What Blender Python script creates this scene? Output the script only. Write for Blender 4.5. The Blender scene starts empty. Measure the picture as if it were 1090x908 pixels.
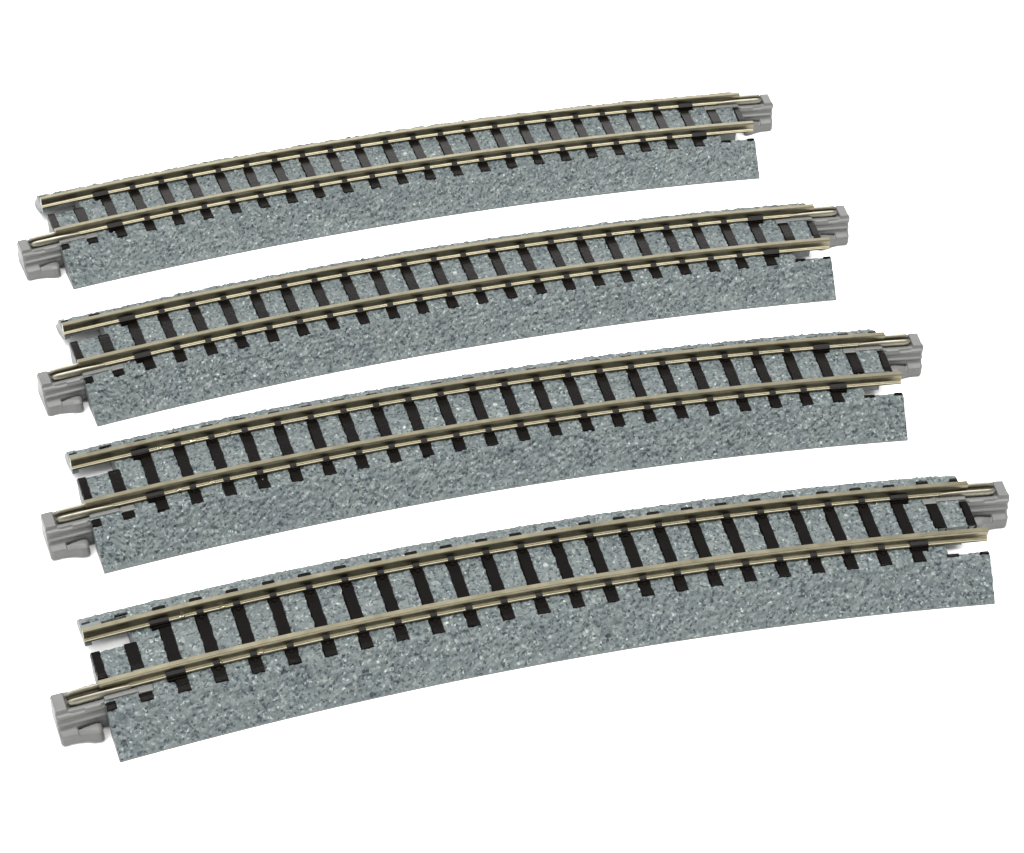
import bpy, bmesh, math, random
from mathutils import Vector, Matrix, noise

# One Blender unit is one centimetre; all measures below are in millimetres (x MM).
MM = 0.1
scn = bpy.context.scene
scn.unit_settings.system = 'METRIC'
scn.unit_settings.scale_length = 0.01

# ------------------------------------------------------------------ camera
F_PX, DIST, ELEV, ROLL = 2117.98, 304.466, 0.7288, 0.0330
cam_d = bpy.data.cameras.new("camera")
cam = bpy.data.objects.new("camera", cam_d)
scn.collection.objects.link(cam)
cam_d.sensor_width = 36.0
cam_d.sensor_fit = 'HORIZONTAL'
cam_d.lens = 36.0 * F_PX / 1090.0
cam_d.clip_start = 0.5
cam_d.clip_end = 2000
C = Vector((0, -DIST * math.cos(ELEV), DIST * math.sin(ELEV))) * MM
fw = (-C).normalized()
rt = Vector((1, 0, 0)); up = rt.cross(fw)
c_, s_ = math.cos(ROLL), math.sin(ROLL)
rt, up = rt * c_ + up * s_, up * c_ - rt * s_
cam.matrix_world = Matrix(((rt.x, up.x, -fw.x, C.x), (rt.y, up.y, -fw.y, C.y), (rt.z, up.z, -fw.z, C.z), (0, 0, 0, 1)))
scn.camera = cam

# ------------------------------------------------------------------ world and lamps (studio: white paper, large softboxes)
world = bpy.data.worlds.new("World")
scn.world = world
world.use_nodes = True
bg = world.node_tree.nodes["Background"]
bg.inputs[0].default_value = (1.0, 1.0, 1.0, 1)
bg.inputs[1].default_value = 0.28

def softbox(name, loc, target, w, h, power, col=(1, 1, 1)):
    d = bpy.data.lights.new(name, 'AREA')
    d.shape = 'RECTANGLE'; d.size = w; d.size_y = h
    d.energy = power; d.color = col
    o = bpy.data.objects.new(name, d)
    scn.collection.objects.link(o)
    o.location = loc
    o.rotation_euler = (Vector(target) - Vector(loc)).to_track_quat('-Z', 'Y').to_euler()
    return o

softbox("overhead_softbox", (3, -1, 42), (3, -1, 0), 66, 44, 19000, (1.0, 0.985, 0.955))
softbox("rear_softbox", (-8, 80, 44), (0, 6, 0), 80, 18, 7500, (1.0, .99, .97))
softbox("front_fill", (-26, -40, 34), (0, 0, 0), 30, 30, 3000, (0.97, 0.985, 1.0))  # unseen fill, added to brighten the faces towards the camera

scn.render.engine = 'CYCLES'
scn.view_settings.view_transform = 'Standard'
scn.view_settings.look = 'None'
scn.view_settings.gamma = 1
scn.view_settings.exposure = 1.66
scn.render.resolution_x = 1024
scn.render.resolution_y = 853

# ------------------------------------------------------------------ materials
def new_mat(name):
    m = bpy.data.materials.new(name)
    m.use_nodes = True
    nt = m.node_tree
    return m, nt, nt.nodes["Principled BSDF"]

def N(nt, kind, **kw):
    n = nt.nodes.new(kind)
    for k, v in kw.items():
        setattr(n, k, v)
    return n

def object_coords(nt):
    tc = N(nt, 'ShaderNodeTexCoord')
    oi = N(nt, 'ShaderNodeObjectInfo')
    mu = N(nt, 'ShaderNodeMath', operation='MULTIPLY'); mu.inputs[1].default_value = 57.0
    nt.links.new(oi.outputs['Random'], mu.inputs[0])
    ad = N(nt, 'ShaderNodeVectorMath', operation='ADD')
    nt.links.new(tc.outputs['Object'], ad.inputs[0])
    nt.links.new(mu.outputs[0], ad.inputs[1])
    return ad.outputs[0]

def ramp(nt, stops, interp='LINEAR'):
    r = N(nt, 'ShaderNodeValToRGB')
    r.color_ramp.interpolation = interp
    el = r.color_ramp.elements
    while len(el) > 1:
        el.remove(el[-1])
    el[0].position = stops[0][0]; el[0].color = (*stops[0][1], 1)
    for p, c in stops[1:]:
        e = el.new(p); e.color = (*c, 1)
    return r

def ballast_material():
    m, nt, b = new_mat("speckled_ballast")
    co = object_coords(nt)
    L = nt.links
    # wobble the cells so the grains are not neat polygons
    nz = N(nt, 'ShaderNodeTexNoise'); nz.inputs['Scale'].default_value = 22; nz.inputs['Detail'].default_value = 2
    L.new(co, nz.inputs['Vector'])
    sc = N(nt, 'ShaderNodeVectorMath', operation='SCALE'); sc.inputs['Scale'].default_value = 0.05
    L.new(nz.outputs['Color'], sc.inputs[0])
    ad = N(nt, 'ShaderNodeVectorMath', operation='ADD')
    L.new(co, ad.inputs[0]); L.new(sc.outputs[0], ad.inputs[1])
    K = 0.315
    def g(r_, g_, b_): return (r_ * K, g_ * K, b_ * K)
    v1 = N(nt, 'ShaderNodeTexVoronoi'); v1.inputs['Scale'].default_value = 24
    L.new(ad.outputs[0], v1.inputs['Vector'])
    s1 = N(nt, 'ShaderNodeSeparateColor'); L.new(v1.outputs['Color'], s1.inputs[0])
    r1 = ramp(nt, [(0.0, g(.035, .055, .078)), (0.045, g(.09, .125, .145)), (0.12, g(.175, .217, .228)),
                   (0.35, g(.205, .250, .256)), (0.70, g(.235, .281, .277)), (0.92, g(.272, .322, .315)), (0.99, g(.40, .44, .44))])
    L.new(s1.outputs[0], r1.inputs[0])
    v2 = N(nt, 'ShaderNodeTexVoronoi'); v2.inputs['Scale'].default_value = 37
    L.new(ad.outputs[0], v2.inputs['Vector'])
    s2 = N(nt, 'ShaderNodeSeparateColor'); L.new(v2.outputs['Color'], s2.inputs[0])
    r2 = ramp(nt, [(0.0, (.08, .11, .14)), (0.075, (.20, .26, .30)), (0.13, (.80, .83, .86)), (0.5, (1, 1, 1)),
                   (0.90, (1.10, 1.10, 1.09)), (0.955, (1.5, 1.5, 1.48)), (1.0, (2.9, 2.85, 2.8))])
    L.new(s2.outputs[1], r2.inputs[0])
    mx = N(nt, 'ShaderNodeMix', data_type='RGBA', blend_type='MULTIPLY'); mx.inputs[0].default_value = 0.85
    L.new(r1.outputs[0], mx.inputs[6]); L.new(r2.outputs[0], mx.inputs[7])
    # slow drift of tone over the moulding
    n3 = N(nt, 'ShaderNodeTexNoise'); n3.inputs['Scale'].default_value = 2.2; n3.inputs['Detail'].default_value = 4
    L.new(co, n3.inputs['Vector'])
    r3 = ramp(nt, [(0.3, (.92, .93, .96)), (0.7, (1.07, 1.06, 1.04))])
    L.new(n3.outputs[0], r3.inputs[0])
    m2 = N(nt, 'ShaderNodeMix', data_type='RGBA', blend_type='MULTIPLY'); m2.inputs[0].default_value = 1
    L.new(mx.outputs[2], m2.inputs[6]); L.new(r3.outputs[0], m2.inputs[7])
    L.new(m2.outputs[2], b.inputs['Base Color'])
    b.inputs['Roughness'].default_value = 0.55
    b.inputs['Specular IOR Level'].default_value = 0.35
    n4 = N(nt, 'ShaderNodeTexNoise'); n4.inputs['Scale'].default_value = 30; n4.inputs['Detail'].default_value = 3
    L.new(co, n4.inputs['Vector'])
    bp = N(nt, 'ShaderNodeBump'); bp.inputs['Strength'].default_value = 0.7; bp.inputs['Distance'].default_value = 0.012
    L.new(n4.outputs[0], bp.inputs['Height']); L.new(bp.outputs[0], b.inputs['Normal'])
    return m

def plastic_material(name, col, rough, spec=0.4, var=0.12, scale=6, bump=0.15):
    m, nt, b = new_mat(name)
    co = object_coords(nt)
    L = nt.links
    n = N(nt, 'ShaderNodeTexNoise'); n.inputs['Scale'].default_value = scale; n.inputs['Detail'].default_value = 5
    L.new(co, n.inputs['Vector'])
    r = ramp(nt, [(0.3, tuple(c * (1 - var) for c in col)), (0.7, tuple(c * (1 + var) for c in col))])
    L.new(n.outputs[0], r.inputs[0]); L.new(r.outputs[0], b.inputs['Base Color'])
    b.inputs['Roughness'].default_value = rough
    b.inputs['Specular IOR Level'].default_value = spec
    n2 = N(nt, 'ShaderNodeTexNoise'); n2.inputs['Scale'].default_value = 28; n2.inputs['Detail'].default_value = 3
    L.new(co, n2.inputs['Vector'])
    bp = N(nt, 'ShaderNodeBump'); bp.inputs['Strength'].default_value = bump; bp.inputs['Distance'].default_value = 0.01
    L.new(n2.outputs[0], bp.inputs['Height']); L.new(bp.outputs[0], b.inputs['Normal'])
    return m

def metal_material(name, col, rough, var=0.10):
    m, nt, b = new_mat(name)
    co = object_coords(nt)
    L = nt.links
    n = N(nt, 'ShaderNodeTexNoise'); n.inputs['Scale'].default_value = 9; n.inputs['Detail'].default_value = 6
    L.new(co, n.inputs['Vector'])
    r = ramp(nt, [(0.3, tuple(c * (1 - var) for c in col)), (0.7, tuple(c * (1 + var) for c in col))])
    L.new(n.outputs[0], r.inputs[0]); L.new(r.outputs[0], b.inputs['Base Color'])
    b.inputs['Metallic'].default_value = 1.0
    rr = ramp(nt, [(0.3, (rough - .05,) * 3), (0.7, (rough + .07,) * 3)])
    n2 = N(nt, 'ShaderNodeTexNoise'); n2.inputs['Scale'].default_value = 3.5; n2.inputs['Detail'].default_value = 6
    L.new(co, n2.inputs['Vector'])
    L.new(n2.outputs[0], rr.inputs[0]); L.new(rr.outputs[0], b.inputs['Roughness'])
    bp = N(nt, 'ShaderNodeBump'); bp.inputs['Strength'].default_value = 0.12; bp.inputs['Distance'].default_value = 0.004
    L.new(n.outputs[0], bp.inputs['Height']); L.new(bp.outputs[0], b.inputs['Normal'])
    return m

M_BALLAST = ballast_material()
M_GREY = plastic_material("grey_plastic", (.085, .087, .085), 0.42, 0.4, 0.06, 5, 0.12)
M_EDGE = plastic_material("pale_moulding_edge", (.092, .103, .103), 0.5, 0.35, 0.12, 9, 0.3)
M_BLACK = plastic_material("black_brown_plastic", (.0014, .0009, .0007), 0.22, 0.095, 0.25, 14, 0.22)
M_RAIL = metal_material("nickel_silver_rail", (.182, .166, .116), 0.34)
M_CONTACT = metal_material("contact_metal", (.185, .176, .142), 0.36)
M_DOT = plastic_material("pale_resin", (.19, .205, .20), 0.4)
M_GLINT = metal_material('bright_glint_metal', (.30, .27, .2), 0.16)  # brighter, smoother metal than the rails, for the glints
M_PAPER = plastic_material("white_paper", (.90, .90, .90), 0.9, 0.0, 0.004, 1, 0.0)

# ------------------------------------------------------------------ geometry helpers
R = 512.86            # radius of the centre line
S = 62.6              # half length along the centre line
PITCH = 4.978
RC, HEAD_Z = 4.8, 6.7

def pt(s, t, z):
    a = s / R
    return Vector(((R + t) * math.sin(a), (R + t) * math.cos(a) - R, z)) * MM

def grain(p, seed):
    q = Vector((p.x * 17 + seed * 31.7, p.y * 17 + seed * 11.3, p.z * 17))
    n1 = noise.noise(q)
    q2 = q * 0.45 + Vector((7.7, 3.1, 9.2))
    return n1 * 0.30 + noise.noise(q2) * 0.12 + noise.noise(q * 2.1) * 0.08

def densify(poly, step):
    """poly: list of (t, z, rough) corners; 'rough' belongs to the edge that starts there."""
    out = []
    n = len(poly)
    for i in range(n):
        t0, z0, f = poly[i]; t1, z1, _ = poly[(i + 1) % n]
        k = max(1, int(math.hypot(t1 - t0, z1 - z0) / step)) if f else 1
        for j in range(k):
            w = j / k
            out.append((t0 + (t1 - t0) * w, z0 + (z1 - z0) * w, f))
    return out

def sweep(bm, poly, s0, s1, step=0.42, seed=0, cap0=True, cap1=True):
    """Sweep a closed (t, z, rough) section along the arc; rough edges are grainy ballast (material 0), the rest smooth (1)."""
    pr = densify(poly, step)
    n = len(pr)
    m = max(1, int(round((s1 - s0) / step)))
    rows = []
    area = sum(pr[i][0] * pr[(i + 1) % n][1] - pr[(i + 1) % n][0] * pr[i][1] for i in range(n))
    sg = -1 if area > 0 else 1
    for i in range(m + 1):
        s = s0 + (s1 - s0) * i / m
        row = []
        for j, (t, z, f) in enumerate(pr):
            p = pt(s, t, z)
            fp = pr[j - 1][2]
            if (f or fp) and seed is not None:
                ta, za, _ = pr[j - 1]; tb, zb, _ = pr[(j + 1) % n]
                dt, dz = tb - ta, zb - za
                l = math.hypot(dt, dz) or 1
                nt_, nz_ = (-dz / l) * sg, (dt / l) * sg
                amp = min(1.0, max(0.0, (z - 0.25) / 0.8))
                g = grain(p, seed) * amp
                if not (f and fp): g *= 0.7
                p = pt(s + grain(p + Vector((3, 5, 1)), seed) * 0.6 * (1 if 0 < i < m else 0), t + nt_ * g, z + nz_ * g)
            row.append(bm.verts.new(p))
        rows.append(row)
    for i in range(m):
        for j in range(n):
            k = (j + 1) % n
            f = bm.faces.new((rows[i][j], rows[i][k], rows[i + 1][k], rows[i + 1][j]))
            f.material_index = 0 if pr[j][2] else 1
    for flag, row in ((cap0, rows[0]), (cap1, rows[-1])):
        if flag:
            f = bm.faces.new(row); f.material_index = 1
    return rows

def box(bm, s0, s1, t0, t1, z0, z1, top=1.0, local=False, mat=0, inset=0.0):
    """Box in track coordinates (or local straight ones); the top face is shrunk by 'inset' mm."""
    fn = (lambda s, t, z: Vector((s, t, z)) * MM) if local else pt
    vs = []
    for z, q in ((z0, 0), (z1, inset)):
        for s, t in ((s0 + q, t0 + q), (s1 - q, t0 + q), (s1 - q, t1 - q), (s0 + q, t1 - q)):
            vs.append(bm.verts.new(fn(s, t, z)))
    for idx in ((3, 2, 1, 0), (4, 5, 6, 7), (0, 1, 5, 4), (1, 2, 6, 5), (2, 3, 7, 6), (3, 0, 4, 7)):
        f = bm.faces.new([vs[i] for i in idx]); f.material_index = mat
    return vs

def finish(name, bm, mats, parent=None, bevel=0.0, smooth=True, segs=2, angle=35):
    bmesh.ops.recalc_face_normals(bm, faces=bm.faces)
    me = bpy.data.meshes.new(name)
    bm.to_mesh(me); bm.free()
    for m in (mats if isinstance(mats, (list, tuple)) else [mats]):
        me.materials.append(m)
    o = bpy.data.objects.new(name, me)
    scn.collection.objects.link(o)
    if parent: o.parent = parent
    if bevel:
        b = o.modifiers.new("bevel", 'BEVEL'); b.width = bevel * MM; b.segments = segs
        b.limit_method = 'ANGLE'; b.angle_limit = math.radians(angle)
    if smooth:
        for p in me.polygons: p.use_smooth = True
        try:
            me.set_sharp_from_angle(angle=math.radians(50))
        except Exception:
            pass
    return o

# The two ends.  u = distance inward from the end, v = sideways, positive towards the side with the connector.
def ends(end):
    if end == 'left':
        return (lambda u: -S + u), (lambda v: -v)
    return (lambda u: S - u), (lambda v: v)

SLOT_OUT, SLOT_IN = 7.4, 2.1
TOP_Z, TOP_HALF, BASE_HALF = 4.78, 8.15, 13.0

# ------------------------------------------------------------------ roadbed
def make_roadbed(parent, seed):
    bm = bmesh.new()
    CUT = 5.9
    full = [(-BASE_HALF, 0, 0), (-BASE_HALF, .3, 1), (-TOP_HALF - .25, TOP_Z - .12, 1), (-TOP_HALF + .2, TOP_Z, 1), (TOP_HALF - .2, TOP_Z, 1),
            (TOP_HALF + .25, TOP_Z - .12, 1), (BASE_HALF, .3, 0), (BASE_HALF, 0, 0)]
    sweep(bm, full, -S + CUT, S - CUT, seed=seed)
    for end in ('left', 'right'):
        fs, fv = ends(end)
        def sec(pts, u0, u1, step=.42):
            a, b = sorted((fs(u0), fs(u1)))
            q = [(fv(v), z, f) for v, z, f in pts]
            sweep(bm, q, a, b, step, seed=seed)
        # joiner side: shoulder and centre are one piece, hollow underneath
        zc = 1.1
        sec([(-SLOT_IN, zc, 0), (-SLOT_IN, TOP_Z, 1), (TOP_HALF - .2, TOP_Z, 1), (TOP_HALF + .25, TOP_Z - .12, 1), (BASE_HALF, .3, 0),
             (BASE_HALF, 0, 0), (BASE_HALF - 4.6, 0, 0), (BASE_HALF - 5.6, zc, 0)], 1.7, CUT)
        zb = zc if end == 'left' else 2.9
        sec([(-SLOT_IN, zb, 0), (-SLOT_IN, TOP_Z, 1), (TOP_HALF - .2, TOP_Z, 1), (TOP_HALF + .25, TOP_Z - .12, 1), (BASE_HALF, .3, 0),
             (BASE_HALF, 0, 0), (BASE_HALF - 4.6, 0, 0), (BASE_HALF - 5.6, zb, 0)], 0, 1.7)
        # slot side: a thin outer shoulder beyond the slot
        sec([(-SLOT_OUT, 1.9, 0), (-SLOT_OUT, TOP_Z, 1), (-TOP_HALF + .2, TOP_Z, 1), (-TOP_HALF - .25, TOP_Z - .12, 1), (-BASE_HALF, .3, 0),
             (-BASE_HALF, 0, 0), (-BASE_HALF + 1.6, 0, 0)], 0, CUT)
        if end == 'left':
            # lip that closes the end of the far shoulder under the rail
            prof = [(-8.75, 4.6), (-8.2, 4.92), (-5.9, 4.96), (-5.75, 4.98), (-4.35, 4.98), (-4.3, 4.1), (-4.8, 3.55), (-5.8, 3.3), (-7.6, 3.1), (-8.75, 3.4)]
            sweep(bm, [(fv(v), z, 0) for v, z in prof], -S - .15, -S + .75, 0.45, seed=None)
            prof = [(-7.45, 4.95), (-4.7, 4.95), (-4.7, 4.35), (-7.45, 3.9)]
            sweep(bm, [(fv(v), z, 0) for v, z in prof], -S + .76, -S + 2.6, 0.9, seed=None)
    o = finish('roadbed', bm, [M_BALLAST, M_EDGE], parent, smooth=False)
    return o

# ------------------------------------------------------------------ rails
RP = [(.34, HEAD_Z), (.42, 6.60), (.41, 5.98), (.365, 5.84), (.355, 5.48), (.39, 5.41), (.52, 5.355), (.545, 5.32), (.575, 5.335), (.75, 5.26), (.78, 5.20), (.78, 5.04)]
RAIL_PROFILE = [(-a, z) for a, z in reversed(RP)] + RP
def make_rail(parent, t):
    bm = bmesh.new()
    s0, s1 = -S - .15, S + .35
    m = 110
    rows = []
    for i in range(m + 1):
        s = s0 + (s1 - s0) * i / m
        rows.append([bm.verts.new(pt(s * (R / (R + t)) if False else s, t + a, z)) for a, z in RAIL_PROFILE])
    n = len(RAIL_PROFILE)
    for i in range(m):
        for j in range(n):
            k = (j + 1) % n
            bm.faces.new((rows[i][j], rows[i][k], rows[i + 1][k], rows[i + 1][j]))
    bm.faces.new(rows[0]); bm.faces.new(rows[-1])
    return finish('rail', bm, M_RAIL, parent, smooth=True)

# ------------------------------------------------------------------ sleepers (built straight at their own origin)
def jag(bm, rng, amp):
    for v in bm.verts:
        v.co += Vector((rng.uniform(-amp, amp), rng.uniform(-amp, amp), rng.uniform(-amp, amp) * .3)) * MM

def tie_bar(bm, t0, t1, w=.79, c=0.0, z1=5.06, lo=None, hi=None, rng=None):
    """One length of sleeper: a low bar with sloping sides and slightly ragged edges."""
    n = max(2, int((t1 - t0) / .7))
    x0 = c - w if lo is None else lo
    x1 = c + w if hi is None else hi
    rows = []
    for i in range(n + 1):
        t = t0 + (t1 - t0) * i / n
        r = lambda a: rng.uniform(-a, a)
        endq = .03 if i in (0, n) else 0
        dt = .03 * (1 if i == 0 else -1 if i == n else 0)
        rows.append([bm.verts.new(Vector(q) * MM) for q in (
            (x0 - .13 + r(.07), t, 4.2), (x0 - .10 + r(.07), t + r(.05), 4.84), (x0 + .04 + r(.03), t + dt, z1 - endq),
            (x1 - .04 + r(.03), t + dt, z1 - endq), (x1 + .10 + r(.07), t + r(.05), 4.84), (x1 + .13 + r(.07), t, 4.2))])
    for i in range(n):
        for j in range(6):
            k = (j + 1) % 6
            bm.faces.new((rows[i][j], rows[i][k], rows[i + 1][k], rows[i + 1][j]))
    bm.faces.new(rows[0]); bm.faces.new(rows[-1])

def clip(bm, x0, x1, t_rail, side, z=5.62):
    """Rail chair gripping the foot on one side of a rail."""
    a, b, c = t_rail + side * .16, t_rail + side * .80, t_rail + side * 1.02
    prof = [(a, 5.0), (a, z), (t_rail + side * .38, z), (b, z - .24), (c, z - .42), (c + side * .03, 5.0)]
    r0 = [bm.verts.new(Vector((x0, t, zz)) * MM) for t, zz in prof]
    r1 = [bm.verts.new(Vector((x1, t, zz)) * MM) for t, zz in prof]
    n = len(prof)
    for j in range(n):
        k = (j + 1) % n
        bm.faces.new((r0[j], r0[k], r1[k], r1[j]))
    bm.faces.new(r0); bm.faces.new(r1)

def pin(bm, x, t, z, r=.34):
    bmesh.ops.create_cone(bm, cap_ends=True, segments=14, radius1=r * MM, radius2=r * .8 * MM, depth=.16 * MM,
                          matrix=Matrix.Translation(Vector((x, t, z + .06)) * MM))

END_PIECES = ((-SLOT_IN - .02, 2.75), (6.95, 8.2), (-7.85, -SLOT_OUT - .02))
def sleeper_mesh(kind, seed, piece=0):
    """kind: plain, wide_left, wide_right, second_left, second_right, edge_left, edge_right.  Returns a mesh."""
    rng = random.Random(seed)
    bm = bmesh.new()
    base, _, end = kind.partition('_')
    if base in ('plain', 'wide'):
        tie_bar(bm, -8.25, 7.35, rng=rng)
        for tr in (-RC, RC):
            for sd in (-1, 1):
                if base == 'plain':
                    clip(bm, -.47, .47, tr, sd)
                    pin(bm, 0, tr + sd * 1.42, 5.08)
                else:
                    if end == 'left': clip(bm, -1.85, .75, tr, sd, 5.72); box(bm, -1.8, .7, *sorted((tr + sd * .95, tr + sd * 1.5)), 4.6, 5.16, local=True, inset=.08)
                    else: clip(bm, -.75, 1.85, tr, sd, 5.72); box(bm, -.7, 1.8, *sorted((tr + sd * .95, tr + sd * 1.5)), 4.6, 5.16, local=True, inset=.08)
    else:
        sg = -1 if end == 'left' else 1          # v -> t
        lo, hi = -.79, .79
        if base == 'edge':
            lo, hi = ((-.30, .79) if end == 'left' else (-.79, .30))
        for a, b in (END_PIECES[piece],):
            if piece == 1 and end == 'right': b = 7.6
            if piece == 2 and end == 'left': a = -7.75
            t0, t1 = sorted((sg * a, sg * b))
            tie_bar(bm, t0, t1, lo=lo, hi=hi, z1=5.05, rng=rng)
    bmesh.ops.recalc_face_normals(bm, faces=bm.faces)
    me = bpy.data.meshes.new('sleeper' if piece == 0 else 'sleeper_end')
    bm.to_mesh(me); bm.free()
    me.materials.append(M_BLACK)
    return me

SLEEPERS = []
plain = [sleeper_mesh('plain', 10 + i) for i in range(5)]
for k in range(-2, 24):
    s = (k - 10.5) * PITCH
    if 1 <= k <= 20:
        SLEEPERS.append((s, plain[(k * 7) % 5], 'sleeper'))
    elif k in (0, 21):
        SLEEPERS.append((s, sleeper_mesh('wide_left' if k == 0 else 'wide_right', 99 + k), 'sleeper'))
    else:
        kind = {-2: 'edge_left', -1: 'second_left', 22: 'second_right', 23: 'edge_right'}[k]
        if k == -2: s = -S + .42
        if k == 23: s = S - .42
        for q in range(3):      # the connector and the slot cut the end sleepers into a middle bar and two stubs
            SLEEPERS.append((s, sleeper_mesh(kind, 200 + k * 3 + q, q), 'sleeper' if q == 0 else 'sleeper_end'))

# ------------------------------------------------------------------ end connector
def fuse(o, voxel):
    """Melt overlapping solids into one soft-edged moulding."""
    r = o.modifiers.new('remesh', 'REMESH'); r.mode = 'VOXEL'; r.voxel_size = voxel * MM; r.use_smooth_shade = True
    q = o.modifiers.new('smooth', 'SMOOTH'); q.factor = 0.5; q.iterations = 3
    dg = bpy.context.evaluated_depsgraph_get()
    me = bpy.data.meshes.new_from_object(o.evaluated_get(dg))
    me.name = o.name
    o.modifiers.clear()
    o.data = me
    if not me.materials: me.materials.append(M_GREY)
    for p in me.polygons: p.use_smooth = True
    return o

CONNECTORS = {}
def make_connector(parent, end):
    if end not in CONNECTORS:
        CONNECTORS[end] = build_connector(end)
        CONNECTORS[end].parent = parent
        return
    src = CONNECTORS[end]
    o = src.copy(); scn.collection.objects.link(o); o.parent = parent
    for ch in list(src.children):
        c = ch.copy(); scn.collection.objects.link(c); c.parent = o

def build_connector(end):
    fs, fv = ends(end)
    bm = bmesh.new()
    def loft(stations):
        """stations: (u, [(h, z), ...]) half-sections measured from the rail centre; mirrored about it."""
        rows = []
        for u, hp in stations:
            full = [(-h, z) for h, z in hp] + [(h, z) for h, z in reversed(hp)]
            rows.append([bm.verts.new(pt(fs(u), fv(RC + h), z)) for h, z in full])
        n = len(rows[0])
        for i in range(len(rows) - 1):
            for j in range(n):
                k = (j + 1) % n
                bm.faces.new((rows[i][j], rows[i][k], rows[i + 1][k], rows[i + 1][j]))
        bm.faces.new(rows[0]); bm.faces.new(rows[-1])
    # base plate and core, one stepped section from floor to deck
    def sect(k, deck=4.35, deckh=1.75, g=1.0):
        return [(3.25 * k, .05), (3.5 * k, .4), (3.35 * k, 1.75), (2.8 * k, 2.08), (2.3 * g, 2.25), (2.2 * g, 2.7), (2.42 * g, 2.86), (2.42 * g, 3.12),
                (2.05 * g, 3.3), (2.0 * g, 3.75), (2.15 * g, 3.95), (2.1 * g, deck - .1), (deckh * g, deck)]
    loft([(-6.45, sect(.86, 4.5, 1.6, .90)), (-6.15, sect(.96, 4.5, 1.6, .99)), (-4.6, sect(.97, 4.5, 1.6)), (-4.05, sect(1.0, 4.35))])
    core = [(1.9, .5), (2.15, .8), (2.3, 2.0), (2.3, 2.25), (2.2, 2.7), (2.42, 2.86), (2.42, 3.12), (2.05, 3.3), (2.0, 3.75), (2.15, 3.95), (2.1, 4.25), (1.75, 4.35)]
    loft([(-4.5, core), (0.05, core)])
    # hooked arms, split from the core by a slit
    for sd in (-1, 1):
        rows = []
        for u, a, b, zt in ((-4.5, 2.0, 3.05, 1.7), (-4.0, 2.25, 3.35, 1.78), (-3.85, 2.62, 3.36, 1.82), (-3.7, 2.62, 3.38, 1.85), (-3.0, 2.62, 3.6, 2.0), (-2.2, 2.62, 4.0, 2.1), (-1.4, 2.6, 4.1, 2.1), (-.95, 2.75, 3.9, 2.0)):
            pr = [(a, .15), (a, zt + .12), (b - .5, zt), (b, zt - .35), (b + .2, .4), (b, .15)]
            rows.append([bm.verts.new(pt(fs(u), fv(RC + sd * h), z)) for h, z in pr])
        for i in range(len(rows) - 1):
            for j in range(6):
                k = (j + 1) % 6
                bm.faces.new((rows[i][j], rows[i][k], rows[i + 1][k], rows[i + 1][j]))
        bm.faces.new(rows[0]); bm.faces.new(rows[-1])
    # head block and the cheeks beside the contact
    def blk(u0, u1, v0, v1, z0, z1, inset=.12):
        a, b = sorted((fs(u0), fs(u1))); c, d = sorted((fv(v0), fv(v1)))
        box(bm, a, b, c, d, z0, z1, inset=inset)
    blk(-6.42, -4.7, RC - 1.62, RC + 1.62, 4.45, 5.12)
    if end == 'right': blk(-6.88, -6.2, 3.7, 4.7, 3.65, 4.4, .12)
    for sd in (-1, 1):
        v0, v1 = sorted((RC + sd * 1.0, RC + sd * 1.78))
        blk(-4.72, -.02, v0, v1, 4.3, 4.72, .1)
        v0, v1 = sorted((RC + sd * .86, RC + sd * 1.72))
        blk(0.0, 4.4, v0, v1, 4.3, 5.03, .08)
        v0, v1 = sorted((RC + sd * .86, RC + sd * 2.15))
        blk(4.42, 6.6, v0, v1, 4.3, 5.05, .12)
        v0, v1 = sorted((RC + sd * 1.74, RC + sd * 1.98))
        blk(-2.6, -.4, v0, v1, 4.3, 4.62, .05)
    o = fuse(finish('end_connector', bm, M_GREY, None, smooth=False), 0.10)
    # metal contact: two springy jaws either side of the rail foot
    bm = bmesh.new()
    for sd in (-1, 1):
        st = [(-4.62, .60, .12), (-4.5, .60, .26), (-4.25, .64, .40), (-3.4, .70, .46), (-.5, .70, .46), (.5, .66, .38), (3.5, .68, .32), (3.8, .70, .22)]
        rows = []
        for u, h, r in st:
            zc = 5.06 if u < -.4 else 5.12
            ring = []
            for q in range(12):
                an = math.tau * q / 12
                ring.append(bm.verts.new(pt(fs(u), fv(RC + sd * (h + .02) + math.cos(an) * r * .85), zc + math.sin(an) * r * 1.5)))
            rows.append(ring)
        for i in range(len(rows) - 1):
            for j in range(12):
                k = (j + 1) % 12
                bm.faces.new((rows[i][j], rows[i][k], rows[i + 1][k], rows[i + 1][j]))
        bm.faces.new(rows[0]); bm.faces.new(rows[-1])
    a, b = sorted((fs(-4.3), fs(-.2))); c, d = sorted((fv(RC - .5), fv(RC + .5)))
    box(bm, a, b, c, d, 4.37, 4.62)
    finish('contact_clip', bm, M_CONTACT, o)
    return o

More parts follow.
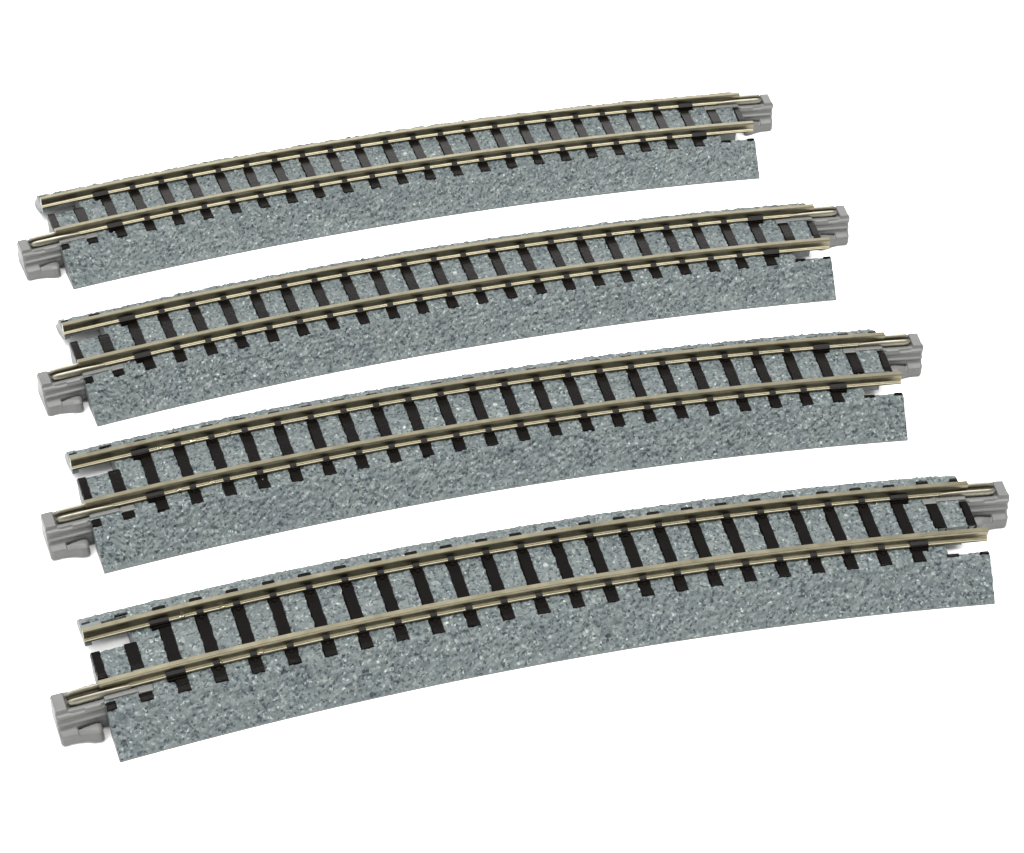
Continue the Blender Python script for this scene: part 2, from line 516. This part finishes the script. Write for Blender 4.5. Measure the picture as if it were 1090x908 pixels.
# ------------------------------------------------------------------ one track piece
def make_track(x, y, th, label, seed, spots=()):
    root = bpy.data.objects.new('curved_track', None)
    scn.collection.objects.link(root)
    root.empty_display_size = 1
    root.location = Vector((x, y, 0.02)) * MM
    root.rotation_euler = (0, 0, th)
    root['label'] = label
    root['category'] = 'model track'
    root['group'] = 'curved model railway track pieces'
    make_roadbed(root, seed)
    for t in (-RC, RC):
        make_rail(root, t)
    for s, me, nm in SLEEPERS:
        o = bpy.data.objects.new(nm, me)
        scn.collection.objects.link(o)
        o.parent = root
        a = s / R
        o.location = Vector((R * math.sin(a), R * math.cos(a) - R, 0)) * MM
        o.rotation_euler = (0, 0, -a)
    for e in ('left', 'right'):
        make_connector(root, e)
    bm = bmesh.new()
    bmesh.ops.create_cone(bm, cap_ends=True, segments=16, radius1=.5 * MM, radius2=.36 * MM, depth=.25 * MM,
                          matrix=Matrix.Translation(pt(0, .3, TOP_Z + .1)))
    finish('moulding_mark', bm, M_DOT, root)
    for rail_t, side, s in spots:  # glints on the rail foot, modelled as small bright metal blobs
        rng = random.Random(int(s * 10) + seed)
        bm = bmesh.new()
        bmesh.ops.create_icosphere(bm, subdivisions=3, radius=.24 * MM, matrix=Matrix.Translation(pt(s, rail_t + side * .55, 5.32)) @ Matrix.Diagonal((2.1, .9, .55, 1)))
        for v in bm.verts:
            v.co += Vector([noise.noise(v.co * 30 + Vector((k_ * 9 + s, 0, 0))) for k_ in range(3)]) * .12 * MM
        finish('glint_blob', bm, M_GLINT, root)
    return root

make_track(5.363, -34.4507, 0.27450, 'curved track piece on speckled grey roadbed, nearest of the four, bottom of the photo', 4,
           ((RC, -1, -49.7), (RC, -1, -44.3), (-RC, -1, -46.9), (-RC, -1, -41.3)))
make_track(-2.5838, -1.0351, 0.28020, 'curved track piece on speckled grey roadbed, directly behind the nearest one', 3,
           ((RC, -1, -49.9), (RC, -1, -45.1), (RC, -1, -39.7), (-RC, -1, -49.3), (-RC, -1, -44.4)))
make_track(-10.0475, 31.316, 0.31090, 'curved track piece on speckled grey roadbed, directly in front of the farthest one', 2)
make_track(-20.2769, 65.2482, 0.32180, 'curved track piece on speckled grey roadbed, farthest of the four, top of the photo', 1)

# ------------------------------------------------------------------ the paper they lie on
bm = bmesh.new()
n = 24
L_ = 180.0
vs = [[bm.verts.new((-L_ + 2 * L_ * i / n, -L_ + 2 * L_ * j / n, 0)) for j in range(n + 1)] for i in range(n + 1)]
for i in range(n):
    for j in range(n):
        bm.faces.new((vs[i][j], vs[i + 1][j], vs[i + 1][j + 1], vs[i][j + 1]))
g = finish('ground', bm, M_PAPER, None, smooth=False)
g['kind'] = 'structure'
g['label'] = 'plain white paper surface under the four track pieces'
